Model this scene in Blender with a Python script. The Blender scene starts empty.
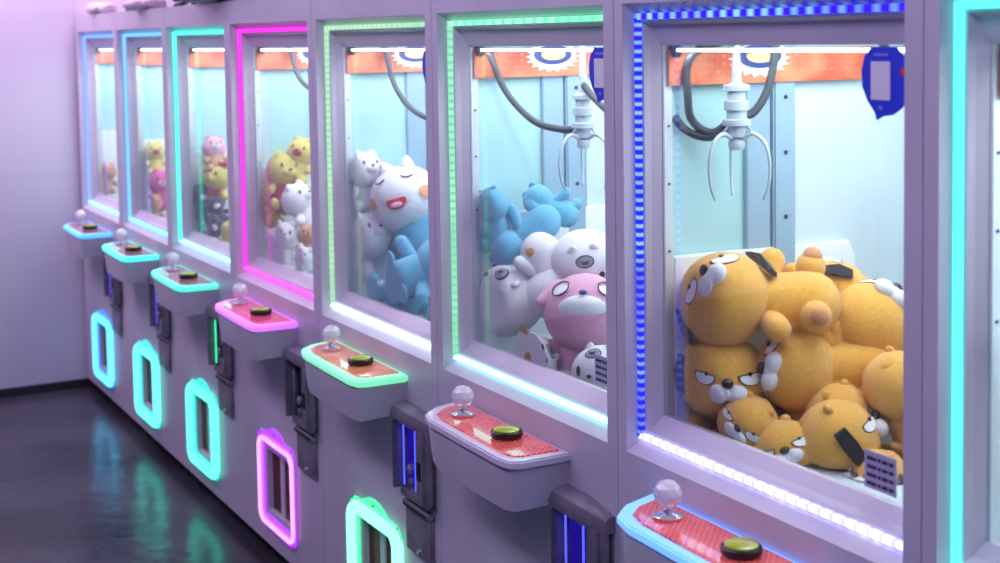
import bpy, bmesh, math, random
from mathutils import Vector, Matrix
random.seed(7)
C = bpy.context.scene.collection
PI = math.pi
W = 0.86          # width of one claw machine (m)
DEP = 0.84        # depth of one machine
# ------------------------------------------------------------------ camera
YAW, PITCH, ROLL = 1.0642629154, -0.0664418, -0.0150091
CPX, CPY, FPX = 511.41, 131.18, 1400.0
CAM = Vector((7.58517, -1.59009, 1.83574))
fwd = Vector((-math.sin(YAW)*math.cos(PITCH), math.cos(YAW)*math.cos(PITCH), math.sin(PITCH)))
r0 = Vector((math.cos(YAW), math.sin(YAW), 0)); u0 = r0.cross(fwd)
rgt = r0*math.cos(ROLL) + u0*math.sin(ROLL); upv = -r0*math.sin(ROLL) + u0*math.cos(ROLL)
cd = bpy.data.cameras.new('camera'); cam = bpy.data.objects.new('camera', cd); C.objects.link(cam)
M = Matrix.Identity(4)
for i in range(3):
    M[i][0] = rgt[i]; M[i][1] = upv[i]; M[i][2] = -fwd[i]; M[i][3] = CAM[i]
cam.matrix_world = M
cd.sensor_width = 36; cd.lens = FPX*36/1000
cd.shift_x = -(CPX-500)/1000; cd.shift_y = -(281.5-CPY)/1000
cd.clip_start = 0.05
cd.dof.use_dof = True; cd.dof.focus_distance = 3.25; cd.dof.aperture_fstop = 3.8
bpy.context.scene.camera = cam
def at_x(px, py, X):
    d = fwd + rgt*((px-CPX)/FPX) - upv*((py-CPY)/FPX)
    return CAM + d*((X-CAM.x)/d.x)

# ------------------------------------------------------------------ materials
def s2l(c):
    return tuple(((v/255)/12.92 if v/255 <= .04045 else ((v/255+.055)/1.055)**2.4) for v in c) + (1,)
def newmat(name):
    m = bpy.data.materials.new(name); m.use_nodes = True
    nt = m.node_tree; nt.nodes.clear()
    out = nt.nodes.new('ShaderNodeOutputMaterial')
    return m, nt, out
def pbr(name, col, rough=.5, metal=0, bump=0, bscale=60, var=0, vscale=4, sheen=0, coat=0, col2=None, emit=None, es=0):
    m, nt, out = newmat(name); N = nt.nodes.new; L = nt.links.new
    b = N('ShaderNodeBsdfPrincipled'); L(b.outputs[0], out.inputs[0])
    b.inputs['Base Color'].default_value = s2l(col); b.inputs['Roughness'].default_value = rough
    b.inputs['Metallic'].default_value = metal
    b.inputs['Sheen Weight'].default_value = sheen; b.inputs['Coat Weight'].default_value = coat
    if emit: b.inputs['Emission Color'].default_value = s2l(emit); b.inputs['Emission Strength'].default_value = es
    tc = N('ShaderNodeTexCoord')
    if var or col2:
        n = N('ShaderNodeTexNoise'); n.inputs['Scale'].default_value = vscale; n.inputs['Detail'].default_value = 4
        L(tc.outputs['Object'], n.inputs['Vector'])
        mx = N('ShaderNodeMix'); mx.data_type = 'RGBA'
        mx.inputs['A'].default_value = s2l(col)
        c2 = col2 or tuple(max(0, v*(1-var)) for v in col)
        mx.inputs['B'].default_value = s2l(c2)
        r = N('ShaderNodeMapRange'); r.inputs['From Min'].default_value = .35; r.inputs['From Max'].default_value = .65
        L(n.outputs[0], r.inputs[0]); L(r.outputs[0], mx.inputs['Factor']); L(mx.outputs['Result'], b.inputs['Base Color'])
    if bump:
        n = N('ShaderNodeTexNoise'); n.inputs['Scale'].default_value = bscale; n.inputs['Detail'].default_value = 3
        L(tc.outputs['Object'], n.inputs['Vector'])
        bp = N('ShaderNodeBump'); bp.inputs['Strength'].default_value = bump; bp.inputs['Distance'].default_value = .004
        L(n.outputs[0], bp.inputs['Height']); L(bp.outputs[0], b.inputs['Normal'])
    return m
def emis(name, col, s=1.0, beads=None, col2=None, axis=2, lo=-1.0, hi=.1):
    """light source; beads = spacing of the single diodes along the strip"""
    m, nt, out = newmat(name); N = nt.nodes.new; L = nt.links.new
    e = N('ShaderNodeEmission'); e.inputs[0].default_value = s2l(col); e.inputs[1].default_value = s
    L(e.outputs[0], out.inputs[0])
    if beads:
        tc = N('ShaderNodeTexCoord'); sx = N('ShaderNodeSeparateXYZ'); L(tc.outputs['Object'], sx.inputs[0])
        ml = N('ShaderNodeMath'); ml.operation = 'MULTIPLY'; ml.inputs[1].default_value = 2*PI/beads; L(sx.outputs[axis], ml.inputs[0])
        sn = N('ShaderNodeMath'); sn.operation = 'SINE'; L(ml.outputs[0], sn.inputs[0])
        mr = N('ShaderNodeMapRange'); mr.inputs['From Min'].default_value = lo; mr.inputs['From Max'].default_value = hi
        L(sn.outputs[0], mr.inputs[0])
        nz = N('ShaderNodeTexNoise'); nz.inputs['Scale'].default_value = 6; L(tc.outputs['Object'], nz.inputs['Vector'])
        mm = N('ShaderNodeMath'); mm.operation = 'MULTIPLY'; L(mr.outputs[0], mm.inputs[0])
        nr = N('ShaderNodeMapRange'); nr.inputs['From Min'].default_value = .35; nr.inputs['From Max'].default_value = .6
        nr.inputs['To Min'].default_value = .35
        L(nz.outputs[0], nr.inputs[0]); L(nr.outputs[0], mm.inputs[1])
        mx = N('ShaderNodeMix'); mx.data_type = 'RGBA'; mx.inputs['A'].default_value = s2l(col); mx.inputs['B'].default_value = s2l(col2)
        L(mm.outputs[0], mx.inputs['Factor']); L(mx.outputs['Result'], e.inputs[0])
    return m

PAINT = pbr('white_cabinet_paint', (205, 200, 212), .42, bump=.05, bscale=180, var=.06, vscale=3, coat=.15)
PAINT2 = pbr('frame_paint', (206, 198, 212), .38, bump=.05, bscale=160, var=.05)
INNER = pbr('inner_panel_teal', (172, 216, 218), .5, var=.08, vscale=3)
INWHITE = pbr('inner_panel_white', (208, 224, 230), .5, var=.05, vscale=3)
ALU = pbr('brushed_aluminium', (150, 178, 196), .4, metal=.15, bump=.08, bscale=220)
ALUL = pbr('pale_aluminium', (215, 222, 228), .4, metal=.25)
BOARD = pbr('white_board', (236, 240, 244), .5)
STEEL = pbr('grey_steel', (150, 143, 156), .32, metal=.2, bump=.1, bscale=90, var=.2, vscale=12)
STEELD = pbr('dark_steel', (70, 66, 78), .35, metal=.8)
CHROME = pbr('polished_chrome', (228, 230, 236), .15, metal=.8)
CLAWM = pbr('claw_silver', (186, 200, 208), .35, metal=.2)
BLACK = pbr('black_plastic', (16, 15, 18), .35, bump=.05)
BLACKH = pbr('black_hose_glare', (62, 70, 78), .5)  # black hose, greyed by glare put into its colour
SCREW = pbr('dark_screw', (60, 58, 66), .4, metal=.6)
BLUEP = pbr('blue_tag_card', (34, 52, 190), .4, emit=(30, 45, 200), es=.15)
WHITEP = pbr('white_card', (225, 222, 232), .5)
GREYP = pbr('grey_print', (120, 116, 140), .5)
REDP = pbr('red_print', (214, 60, 70), .5)
FLAP = pbr('red_brown_flap', (120, 52, 46), .4, col2=(70, 28, 30), vscale=60)
DARKIN = pbr('dark_inside', (24, 18, 24), .8)
YELB = pbr('button_yellow', (186, 190, 40), .25, coat=.6, col2=(130, 140, 30), vscale=25, emit=(180, 190, 30), es=.12)
LABELP = pbr('paper_label', (170, 168, 190), .5)
INK = pbr('label_ink', (52, 50, 86), .6)
RUB = pbr('black_rubber', (18, 18, 20), .7)

def glassmat(name, tint=(1, 1, 1), refl=.6):
    m, nt, out = newmat(name); N = nt.nodes.new; L = nt.links.new
    t = N('ShaderNodeBsdfTransparent'); t.inputs[0].default_value = (*tint, 1)
    g = N('ShaderNodeBsdfGlossy'); g.inputs['Roughness'].default_value = .02
    f = N('ShaderNodeFresnel'); f.inputs[0].default_value = 1.45
    mt = N('ShaderNodeMath'); mt.operation = 'MULTIPLY'; mt.inputs[1].default_value = refl; L(f.outputs[0], mt.inputs[0])
    mx = N('ShaderNodeMixShader'); L(mt.outputs[0], mx.inputs[0]); L(t.outputs[0], mx.inputs[1]); L(g.outputs[0], mx.inputs[2])
    L(mx.outputs[0], out.inputs[0])
    return m
TAGM = pbr('tag_mark_blue', (120, 140, 230), .5)
GLASS = glassmat('window_glass', (.97, .985, .985), .32)
def crystal():
    m, nt, out = newmat('cut_crystal'); N = nt.nodes.new; L = nt.links.new
    b = N('ShaderNodeBsdfPrincipled'); b.inputs['Base Color'].default_value = (.93, .93, .97, 1)
    b.inputs['Roughness'].default_value = .05; b.inputs['Transmission Weight'].default_value = .35
    b.inputs['IOR'].default_value = 1.5
    L(b.outputs[0], out.inputs[0]); return m
CRYSTAL = crystal()

def banner_mat():
    m, nt, out = newmat('dotted_orange_banner'); N = nt.nodes.new; L = nt.links.new
    b = N('ShaderNodeBsdfPrincipled'); b.inputs['Roughness'].default_value = .45; L(b.outputs[0], out.inputs[0])
    tc = N('ShaderNodeTexCoord'); v = N('ShaderNodeTexVoronoi'); v.inputs['Scale'].default_value = 62; v.inputs['Randomness'].default_value = .1
    L(tc.outputs['Object'], v.inputs['Vector'])
    mr = N('ShaderNodeMapRange'); mr.inputs['From Min'].default_value = .30; mr.inputs['From Max'].default_value = .46
    L(v.outputs['Distance'], mr.inputs[0])
    n = N('ShaderNodeTexNoise'); n.inputs['Scale'].default_value = 9; L(tc.outputs['Object'], n.inputs['Vector'])
    m1 = N('ShaderNodeMix'); m1.data_type = 'RGBA'; m1.inputs['A'].default_value = s2l((238, 188, 160)); m1.inputs['B'].default_value = s2l((196, 80, 46))
    L(mr.outputs[0], m1.inputs['Factor'])
    m2 = N('ShaderNodeMix'); m2.data_type = 'RGBA'; m2.inputs['B'].default_value = s2l((222, 140, 96))
    L(m1.outputs['Result'], m2.inputs['A']); r = N('ShaderNodeMapRange'); r.inputs['From Min'].default_value = .45; r.inputs['From Max'].default_value = .7
    L(n.outputs[0], r.inputs[0]); L(r.outputs[0], m2.inputs['Factor']); L(m2.outputs['Result'], b.inputs['Base Color'])
    return m
BANNER = banner_mat()
def panel_mat(name, a, bcol):
    m, nt, out = newmat(name); N = nt.nodes.new; L = nt.links.new
    b = N('ShaderNodeBsdfPrincipled'); b.inputs['Roughness'].default_value = .18; b.inputs['Coat Weight'].default_value = .7; L(b.outputs[0], out.inputs[0])
    tc = N('ShaderNodeTexCoord'); br = N('ShaderNodeTexBrick'); br.inputs['Scale'].default_value = 34
    br.inputs['Color1'].default_value = s2l(a); br.inputs['Color2'].default_value = s2l(tuple(v*.84 for v in a)); br.inputs['Mortar'].default_value = s2l(bcol)
    br.inputs['Mortar Size'].default_value = .05
    L(tc.outputs['Object'], br.inputs['Vector'])
    n = N('ShaderNodeTexNoise'); n.inputs['Scale'].default_value = 14; L(tc.outputs['Object'], n.inputs['Vector'])
    mx = N('ShaderNodeMix'); mx.data_type = 'RGBA'; L(br.outputs['Color'], mx.inputs['A']); mx.inputs['B'].default_value = s2l(bcol)
    r = N('ShaderNodeMapRange'); r.inputs['From Min'].default_value = .52; r.inputs['From Max'].default_value = .68; r.inputs['To Max'].default_value = .8
    L(n.outputs[0], r.inputs[0]); L(r.outputs[0], mx.inputs['Factor']); L(mx.outputs['Result'], b.inputs['Base Color'])
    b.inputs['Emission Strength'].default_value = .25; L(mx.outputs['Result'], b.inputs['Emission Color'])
    return m
PANEL = {'red': panel_mat('red_printed_panel', (196, 40, 62), (240, 120, 110)),
         'orange': panel_mat('orange_printed_panel', (206, 74, 50), (250, 180, 130)),
         'pink': panel_mat('pink_printed_panel', (222, 30, 120), (255, 120, 150)),
         'dark': panel_mat('dark_printed_panel', (120, 60, 80), (200, 150, 160))}

def plushmat(name, col, col2=None, var=.12):
    m = pbr(name, col, .9, bump=.55, bscale=260, var=var, vscale=14, sheen=.35, col2=col2)
    return m
ORANGE = plushmat('orange_plush', (250, 192, 84), (242, 172, 62))
ORANGEP = plushmat('peach_plush_pad', (236, 160, 100))
BLKPL = plushmat('black_plush', (26, 20, 30))
WHTPL = plushmat('white_plush', (250, 246, 250), (238, 236, 246))
PINKPL = plushmat('pink_plush', (244, 182, 208), (232, 160, 196))
BLUEPL = plushmat('sky_blue_plush', (112, 196, 226), (90, 176, 216))
BLUED = plushmat('deep_blue_plush', (60, 140, 190), (48, 116, 170))
YELPL = plushmat('yellow_plush', (232, 216, 120), (218, 196, 96))
REDPL = plushmat('red_plush', (196, 52, 70))
GOLDPL = plushmat('golden_plush', (226, 164, 60))
HOTPL = plushmat('hot_pink_plush', (226, 92, 160))
DARKPL = plushmat('dark_grey_plush', (62, 60, 84))
TANPL = plushmat('tan_plush', (222, 166, 126))
LILPL = plushmat('lilac_plush', (196, 160, 226))
EYEW = pbr('embroidered_white', (246, 244, 246), .6)
EYEB = pbr('embroidered_black', (20, 16, 26), .4)
NOSEB = pbr('dark_nose_felt', (40, 22, 28), .4, coat=.3)
PURN = pbr('violet_nose', (60, 50, 130), .5)
COING = pbr('grey_coin_print', (150, 150, 160), .6)
MOUTH = pbr('red_mouth_felt', (206, 44, 56), .7)
CHEEK = pbr('orange_cheek_felt', (240, 160, 110), .8)

# ------------------------------------------------------------------ mesh tools
class MB:
    def __init__(s): s.bm = bmesh.new(); s.mi = 0
    def _fin(s, faces):
        for f in faces: f.material_index = s.mi
    def box(s, a, b, bev=0):
        a, b = Vector(a), Vector(b)
        r = bmesh.ops.create_cube(s.bm, size=1)
        vs = r['verts']
        for v in vs: v.co = Vector(((a.x+b.x)/2+v.co.x*(b.x-a.x), (a.y+b.y)/2+v.co.y*(b.y-a.y), (a.z+b.z)/2+v.co.z*(b.z-a.z)))
        fs = set(f for v in vs for f in v.link_faces)
        s._fin(fs)
        if bev:
            es = list(set(e for v in vs for e in v.link_edges))
            bmesh.ops.bevel(s.bm, geom=es, offset=bev, segments=2, affect='EDGES', clamp_overlap=True)
        return s
    def prism(s, pts, depth_vec, bev=0):
        """pts: closed polygon in 3D, extruded by depth_vec"""
        d = Vector(depth_vec); A = [s.bm.verts.new(Vector(p)) for p in pts]; B = [s.bm.verts.new(Vector(p)+d) for p in pts]
        n = len(pts); fs = [s.bm.faces.new(A[::-1]), s.bm.faces.new(B)]
        for i in range(n): fs.append(s.bm.faces.new((A[i], A[(i+1) % n], B[(i+1) % n], B[i])))
        s._fin(fs); bmesh.ops.recalc_face_normals(s.bm, faces=fs)
        if bev:
            es = [e for e in fs[0].edges]+[e for e in fs[1].edges]
            bmesh.ops.bevel(s.bm, geom=es, offset=bev, segments=2, affect='EDGES')
        return s
    def sph(s, c, r, rot=None, seg=20, rings=14, fn=None):
        r = Vector((r, r, r)) if not hasattr(r, '__len__') else Vector(r)
        q = bmesh.ops.create_uvsphere(s.bm, u_segments=seg, v_segments=rings, radius=1)
        R = rot if rot is not None else Matrix.Identity(3)
        for v in q['verts']:
            p = v.co.copy()
            if fn: p = fn(p)
            p = Vector((p.x*r.x, p.y*r.y, p.z*r.z)); v.co = R @ p + Vector(c)
        s._fin(set(f for v in q['verts'] for f in v.link_faces)); return s
    def tube(s, path, rad, seg=10, closed=False, cap=True):
        P = [Vector(p) for p in path]; n = len(P); rings = []
        rads = rad if hasattr(rad, '__len__') else [rad]*n
        up = Vector((0.13, 0.21, 1)).normalized(); last = None
        for i in range(n):
            a = P[(i-1) % n] if closed or i > 0 else P[i]; b = P[(i+1) % n] if closed or i < n-1 else P[i]
            t = (b-a).normalized()
            if last is None:
                x = up.cross(t)
                if x.length < .1: x = Vector((1, 0, 0)).cross(t)
                x.normalize()
            else: x = (last - t*last.dot(t)).normalized()
            last = x; y = t.cross(x)
            rings.append([s.bm.verts.new(P[i]+(x*math.cos(2*PI*k/seg)+y*math.sin(2*PI*k/seg))*rads[i]) for k in range(seg)])
        fs = []
        m = n if closed else n-1
        for i in range(m):
            A, B = rings[i], rings[(i+1) % n]
            off = 0
            if closed and i == n-1:
                off = min(range(seg), key=lambda o: (A[0].co-B[o].co).length)
            for k in range(seg): fs.append(s.bm.faces.new((A[k], A[(k+1) % seg], B[(k+1+off) % seg], B[(k+off) % seg])))
        if cap and not closed: fs += [s.bm.faces.new(rings[0][::-1]), s.bm.faces.new(rings[-1])]
        s._fin(fs); bmesh.ops.recalc_face_normals(s.bm, faces=fs); return s
    def lathe(s, c, prof, axis=(0, 0, 1), seg=24):
        """prof: list of (radius, height)"""
        ax = Vector(axis).normalized(); x = ax.orthogonal().normalized(); y = ax.cross(x); c = Vector(c); rings = []
        for r, h in prof: rings.append([s.bm.verts.new(c+ax*h+(x*math.cos(2*PI*k/seg)+y*math.sin(2*PI*k/seg))*max(r, 1e-4)) for k in range(seg)])
        fs = []
        for A, B in zip(rings, rings[1:]):
            for k in range(seg): fs.append(s.bm.faces.new((A[k], A[(k+1) % seg], B[(k+1) % seg], B[k])))
        fs += [s.bm.faces.new(rings[0][::-1]), s.bm.faces.new(rings[-1])]
        s._fin(fs); bmesh.ops.recalc_face_normals(s.bm, faces=fs); return s
    def loft(s, loops, closed=True):
        R = [[s.bm.verts.new(Vector(p)) for p in lp] for lp in loops]; fs = []
        n = len(R[0])
        for A, B in zip(R, R[1:]):
            for k in range(n if closed else n-1): fs.append(s.bm.faces.new((A[k], A[(k+1) % n], B[(k+1) % n], B[k])))
        s._fin(fs); return s, fs
    def build(s, name, mats, parent=None, smooth=False, angle=None):
        me = bpy.data.meshes.new(name); s.bm.to_mesh(me); s.bm.free()
        mats = mats if isinstance(mats, (list, tuple)) else [mats]
        for m in mats: me.materials.append(m)
        if smooth:
            for p in me.polygons: p.use_smooth = True
            if angle is not None: me.set_sharp_from_angle(angle=math.radians(angle))
        o = bpy.data.objects.new(name, me); C.objects.link(o)
        if parent: o.parent = parent
        return o
def tag(o, label, cat, group=None, kind=None):
    if label: o['label'] = label
    if cat: o['category'] = cat
    if group: o['group'] = group
    if kind: o['kind'] = kind
    return o
def empty(name, loc=(0, 0, 0), label=None, cat=None, group=None):
    o = bpy.data.objects.new(name, None); C.objects.link(o); o.location = loc; o.empty_display_size = .1
    return tag(o, label, cat, group)
def spline(pts, n=8):
    P = [Vector(p) for p in pts]; P = [P[0]*2-P[1]]+P+[P[-1]*2-P[-2]]; out = []
    for i in range(1, len(P)-2):
        for k in range(n):
            t = k/n; a, b, c, d = P[i-1:i+3]
            out.append(.5*((2*b)+(c-a)*t+(2*a-5*b+4*c-d)*t*t+(3*b-a-3*c+d)*t**3))
    out.append(P[-2]); return out

# ------------------------------------------------------------------ the setting
def structure(name, mb, m): o = mb.build(name, m); o['kind'] = 'structure'; return o
def floor_mat():
    m, nt, out = newmat('dark_polished_floor'); N = nt.nodes.new; L = nt.links.new
    b = N('ShaderNodeBsdfPrincipled'); L(b.outputs[0], out.inputs[0])
    tc = N('ShaderNodeTexCoord'); n = N('ShaderNodeTexNoise'); n.inputs['Scale'].default_value = 1.6; n.inputs['Detail'].default_value = 6
    L(tc.outputs['Object'], n.inputs['Vector'])
    cr = N('ShaderNodeValToRGB'); cr.color_ramp.elements[0].position = .35; cr.color_ramp.elements[0].color = s2l((36, 36, 42)); cr.color_ramp.elements[1].position = .7; cr.color_ramp.elements[1].color = s2l((74, 72, 80))
    L(n.outputs[0], cr.inputs[0]); L(cr.outputs[0], b.inputs['Base Color'])
    n2 = N('ShaderNodeTexNoise'); n2.inputs['Scale'].default_value = 14; L(tc.outputs['Object'], n2.inputs['Vector'])
    mr = N('ShaderNodeMapRange'); mr.inputs['To Min'].default_value = .14; mr.inputs['To Max'].default_value = .30; L(n2.outputs[0], mr.inputs[0]); L(mr.outputs[0], b.inputs['Roughness'])
    bp = N('ShaderNodeBump'); bp.inputs['Strength'].default_value = .25; bp.inputs['Distance'].default_value = .01; L(n2.outputs[0], bp.inputs['Height']); L(bp.outputs[0], b.inputs['Normal'])
    return m
def wall_mat():
    m, nt, out = newmat('white_tiled_wall'); N = nt.nodes.new; L = nt.links.new
    b = N('ShaderNodeBsdfPrincipled'); L(b.outputs[0], out.inputs[0]); b.inputs['Roughness'].default_value = .5
    tc = N('ShaderNodeTexCoord'); mp = N('ShaderNodeMapping'); mp.inputs['Rotation'].default_value = (PI/2, 0, PI/2)
    L(tc.outputs['Object'], mp.inputs[0])
    br = N('ShaderNodeTexBrick'); br.offset = 0; br.inputs['Scale'].default_value = 1; br.inputs['Brick Width'].default_value = .6; br.inputs['Row Height'].default_value = 1.15
    br.inputs['Mortar Size'].default_value = .004; br.inputs['Color1'].default_value = s2l((214, 208, 220)); br.inputs['Color2'].default_value = s2l((210, 205, 218)); br.inputs['Mortar'].default_value = s2l((200, 195, 208))
    sx = N('ShaderNodeSeparateXYZ'); L(tc.outputs['Object'], sx.inputs[0]); cx = N('ShaderNodeCombineXYZ'); L(sx.outputs[1], cx.inputs[0]); L(sx.outputs[2], cx.inputs[1])
    L(cx.outputs[0], br.inputs['Vector']); L(br.outputs['Color'], b.inputs['Base Color'])
    return m
WALL = wall_mat()
structure('floor', MB().box((-.2, -5.5, -.1), (9.5, 3.1, 0)), floor_mat())
structure('wall_left', MB().box((-.2, -5.5, 0), (-.03, 3.1, 3.0)), WALL)
structure('wall_back', MB().box((-.03, 3.0, 0), (9.5, 3.1, 3.0)), pbr('back_wall_paint', (206, 198, 216), .6, var=.05))
structure('ceiling', MB().box((-.2, -5.5, 3.0), (9.5, 3.1, 3.08)), pbr('ceiling_paint', (196, 180, 206), .7, var=.05))
structure('baseboard_left', MB().box((-.03, -5.5, 0), (-.018, 3.0, .045), .003), pbr('dark_baseboard', (44, 40, 52), .5, var=.2))

# ------------------------------------------------------------------ claw machine
X0, X1, Z0, Z1 = .032, W-.040, .974, 1.902      # window opening in the front face
TOP = 1.985
BOT = .055
PROF = [(0, 0, 0, 0), (.038, .003, .018, .021), (.041, .017, .037, .042), (.056, .020, .044, .050), (.075, .029, .086, .072)]
def rect_loop(d, s, t, b, y=None):
    return [(X0+s, d, Z0+b), (X1-s, d, Z0+b), (X1-s, d, Z1-t), (X0+s, d, Z1-t)]
CON_Z = .915
def console_outline():
    raw = [(.135, 0), (.165, -.085), (.205, -.128), (.26, -.143), (.44, -.148), (.61, -.150), (.648, -.142), (.660, -.118), (.662, 0)]
    return raw
def offset_in(raw, d):
    cx = .41; cy = -.06
    return [(cx+(x-cx)*(1-d/.26), min(-.012, cy+(y-cy)*(1-d/.085))) for x, y in raw]
def rrect(x0, z0, x1, z1, r, n=5):
    pts = []
    for cx, cz, a0 in ((x1-r, z1-r, 0), (x0+r, z1-r, 90), (x0+r, z0+r, 180), (x1-r, z0+r, 270)):
        for k in range(n+1):
            a = math.radians(a0+90*k/n); pts.append((cx+r*math.cos(a), cz+r*math.sin(a)))
    return pts

def machine(k, label, strip, topm, bottom, console_glow, panel, neon, tube_col, claw_at, badge=True, tagged=True, rope_r=.018):
    x = k*W
    root = empty('claw_machine', (x, 0, 0), label, 'claw machine', 'claw machines standing in one long row')
    g = .0012
    # --- cabinet shell (lower box with a hole for the prize door, posts, header, back)
    HX0, HX1, HZ0, HZ1 = .31, .565, .17, .415
    m = MB()
    m.box((g, 0, BOT), (HX0, .02, Z0)); m.box((HX1, 0, BOT), (W-g, .02, Z0))
    m.box((HX0, 0, BOT), (HX1, .02, HZ0)); m.box((HX0, 0, HZ1), (HX1, .02, Z0))
    m.box((g, .02, BOT), (.02, DEP, Z0)); m.box((W-.02, .02, BOT), (W-g, DEP, Z0))
    m.box((.02, DEP-.02, BOT), (W-.02, DEP, Z0)); m.box((.02, .02, BOT), (W-.02, DEP-.02, BOT+.02))
    m.box((g, 0, Z0), (X0, .05, TOP)); m.box((X1, 0, Z0), (W-g, .05, TOP)); m.box((X0, 0, Z1), (X1, .05, TOP))
    m.box((g, .05, Z0), (.03, DEP, TOP)); m.box((W-.03, .05, Z0), (W-g, DEP, TOP))
    m.box((.03, .085, 1.90), (W-.03, DEP, TOP-.002)); m.box((.03, DEP-.03, Z0), (W-.03, DEP, 1.90))
    m.build('cabinet', PAINT, root)
    # inner lining
    MB().box((.03, .08, Z0), (.05, DEP-.03, 1.90)).build('side_panel', INNER, root)
    MB().box((W-.05, .08, Z0), (W-.03, DEP-.03, 1.90)).build('side_panel', INWHITE, root)
    MB().box((.05, DEP-.05, 1.0), (W-.05, DEP-.03, 1.90)).build('back_panel', INWHITE, root)
    MB().box((.05, .435, 1.0), (.054, DEP-.05, 1.90)).build('haze_sheet', INWHITE, root)  # whitish glare haze of the window, put in as a pale sheet
    MB().box((.05, .08, .98), (W-.05, DEP-.05, 1.0)).build('play_floor', INWHITE, root)
    # side-wall profile posts
    m = MB(); m.box((.05, .295, 1.0), (.062, .36, 1.90), .002); m.box((.05, .364, 1.0), (.070, .425, 1.90), .004)
    m.build('corner_profile', ALU, root)
    MB().box((.05, .077, 1.0), (.066, .100, 1.90), .002).build('front_profile', ALUL, root)
    for zz in (1.44, 1.58, 1.70):
        MB().lathe((.070, .395, zz), [(.005, 0), (.005, .002), (.003, .003)], (1, 0, 0), 10).build('screw', SCREW, root)
        MB().lathe((.066, .089, zz-.05), [(.003, 0), (.003, .002)], (1, 0, 0), 8).build('screw', SCREW, root)
    m = MB(); m.prism([(.052, .10, 1.0), (.052, .60, 1.0), (.052, .60, 1.335), (.052, .58, 1.372), (.052, .10, 1.378)], (.016, 0, 0), .003)
    m.build('chute_board', BOARD, root)
    # banner along the side
    b = MB(); b.box((.072, .085, 1.733), (.075, .64, 1.805)); b.build('banner', BANNER, root)
    if badge:
        m = MB(); n = 18
        star = []
        for i in range(n*2):
            a = PI*i/n; rr = 1.0 if i % 2 == 0 else .78
            star.append((.0751, .32+.085*rr*math.cos(a), 1.785+.042*rr*math.sin(a)))
        m.prism(star, (.0012, 0, 0)); m.build('badge_burst', WHITEP, root)
        m = MB(); m.prism([(.0763, .32+.058*math.cos(2*PI*i/28), 1.790+.026*math.sin(2*PI*i/28)) for i in range(28)], (.0012, 0, 0))
        m.build('badge', pbr('badge_blue', (44, 66, 130), .4), root)
        m = MB(); m.prism([(.0775, .32+.038*math.cos(2*PI*i/28), 1.790+.015*math.sin(2*PI*i/28)) for i in range(28)], (.0012, 0, 0))
        m.build('badge_centre', pbr('badge_gold', (214, 196, 150), .4), root)
    # window frame: stepped, splayed profile
    m = MB(); _, fs = m.loft([rect_loop(*p) for p in PROF])
    m.loft([rect_loop(.075, .029, .086, .072), rect_loop(.088, .029, .086, .072)])
    bmesh.ops.recalc_face_normals(m.bm, faces=m.bm.faces[:])
    m.build('window_frame', PAINT2, root)
    # diode strip running round the frame
    m = MB()
    a = (.003, .020, .025); c = (.014, .033, .036)
    lo = rect_loop(.038, *a); li = rect_loop(.038, *c); lo2 = rect_loop(.027, *a); li2 = rect_loop(.027, *c)
    V = [[m.bm.verts.new(Vector(p)) for p in lp] for lp in (lo, lo2, li2, li)]
    for q in range(3):
        for e in range(4):
            f = m.bm.faces.new((V[q][e], V[q][(e+1) % 4], V[q+1][(e+1) % 4], V[q+1][e]))
            f.material_index = {0: 1, 1: 0, 2: 2, 3: 0}[e]
    bmesh.ops.recalc_face_normals(m.bm, faces=m.bm.faces[:])
    m.build('light_strip', [strip, bottom, topm], root)
    MB().box((X0+.029, .076, Z0+.072), (X1-.029, .080, Z1-.086)).build('glass_pane', GLASS, root)
    # lamp tube with black end caps
    m = MB(); m.tube([(.085, .10, 1.806), (W-.085, .10, 1.806)], .0035, 10); m.build('lamp_tube', TUBE, root, True)
    for xa, xb in ((.062, .085), (W-.085, W-.062)): MB().box((xa, .090, 1.792), (xb, .112, 1.818), .003).build('lamp_socket', BLACK, root)
    # top rail of the claw
    cx_, cy_, cz_ = claw_at
    m = MB(); m.box((cx_-.02, .12, 1.845), (cx_+.02, DEP-.06, 1.865), .003); m.box((.056, cy_-.06, 1.868), (W-.05, cy_-.03, 1.888), .003); m.box((.056, cy_+.03, 1.868), (W-.05, cy_+.06, 1.888), .003)
    m.build('claw_rail', ALU, root)
    # --- console with control panel
    out = console_outline()
    H = .088
    n = len(out); m = MB()
    top = [(px, py, CON_Z-.024) for px, py in out]
    mid = [(.41+(px-.41)*.985, py*.97, CON_Z-.08) for px, py in out]
    low = [(.41+(px-.41)*.975, py*.93, CON_Z-.024-H-.012*math.sin(PI*i/(n-1))) for i, (px, py) in enumerate(out)]
    _, f = m.loft([top, mid, low], closed=False)
    vs = m.bm.verts; vs.ensure_lookup_table()
    m.bm.faces.new([vs[i] for i in range(n)]); m.bm.faces.new([vs[2*n+i] for i in range(n)][::-1])
    bmesh.ops.recalc_face_normals(m.bm, faces=m.bm.faces[:])
    con = m.build('console', PAINT, root, True, 30)
    m = MB(); m.prism([(px+(px-.41)*.03, py*1.05, CON_Z-.022) for px, py in out], (0, 0, .020), .004)
    m.build('acrylic_edge', console_glow, con)
    ins = [(.168, -.012), (.19, -.078), (.222, -.114), (.27, -.127), (.44, -.132), (.60, -.134), (.63, -.126), (.640, -.105), (.642, -.012)]
    m = MB(); m.prism([(px, py, CON_Z-.002) for px, py in ins], (0, 0, .0035), .001); m.build('control_panel', panel, con)
    js = empty('joystick'); js.parent = root; js.location = (.272, -.066, CON_Z+.004)
    m = MB(); m.lathe((0, 0, 0), [(.030, 0), (.030, .003), (.022, .006), (.010, .008), (.008, .014)]); m.build('collar', CHROME, js, True, 40)
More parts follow.
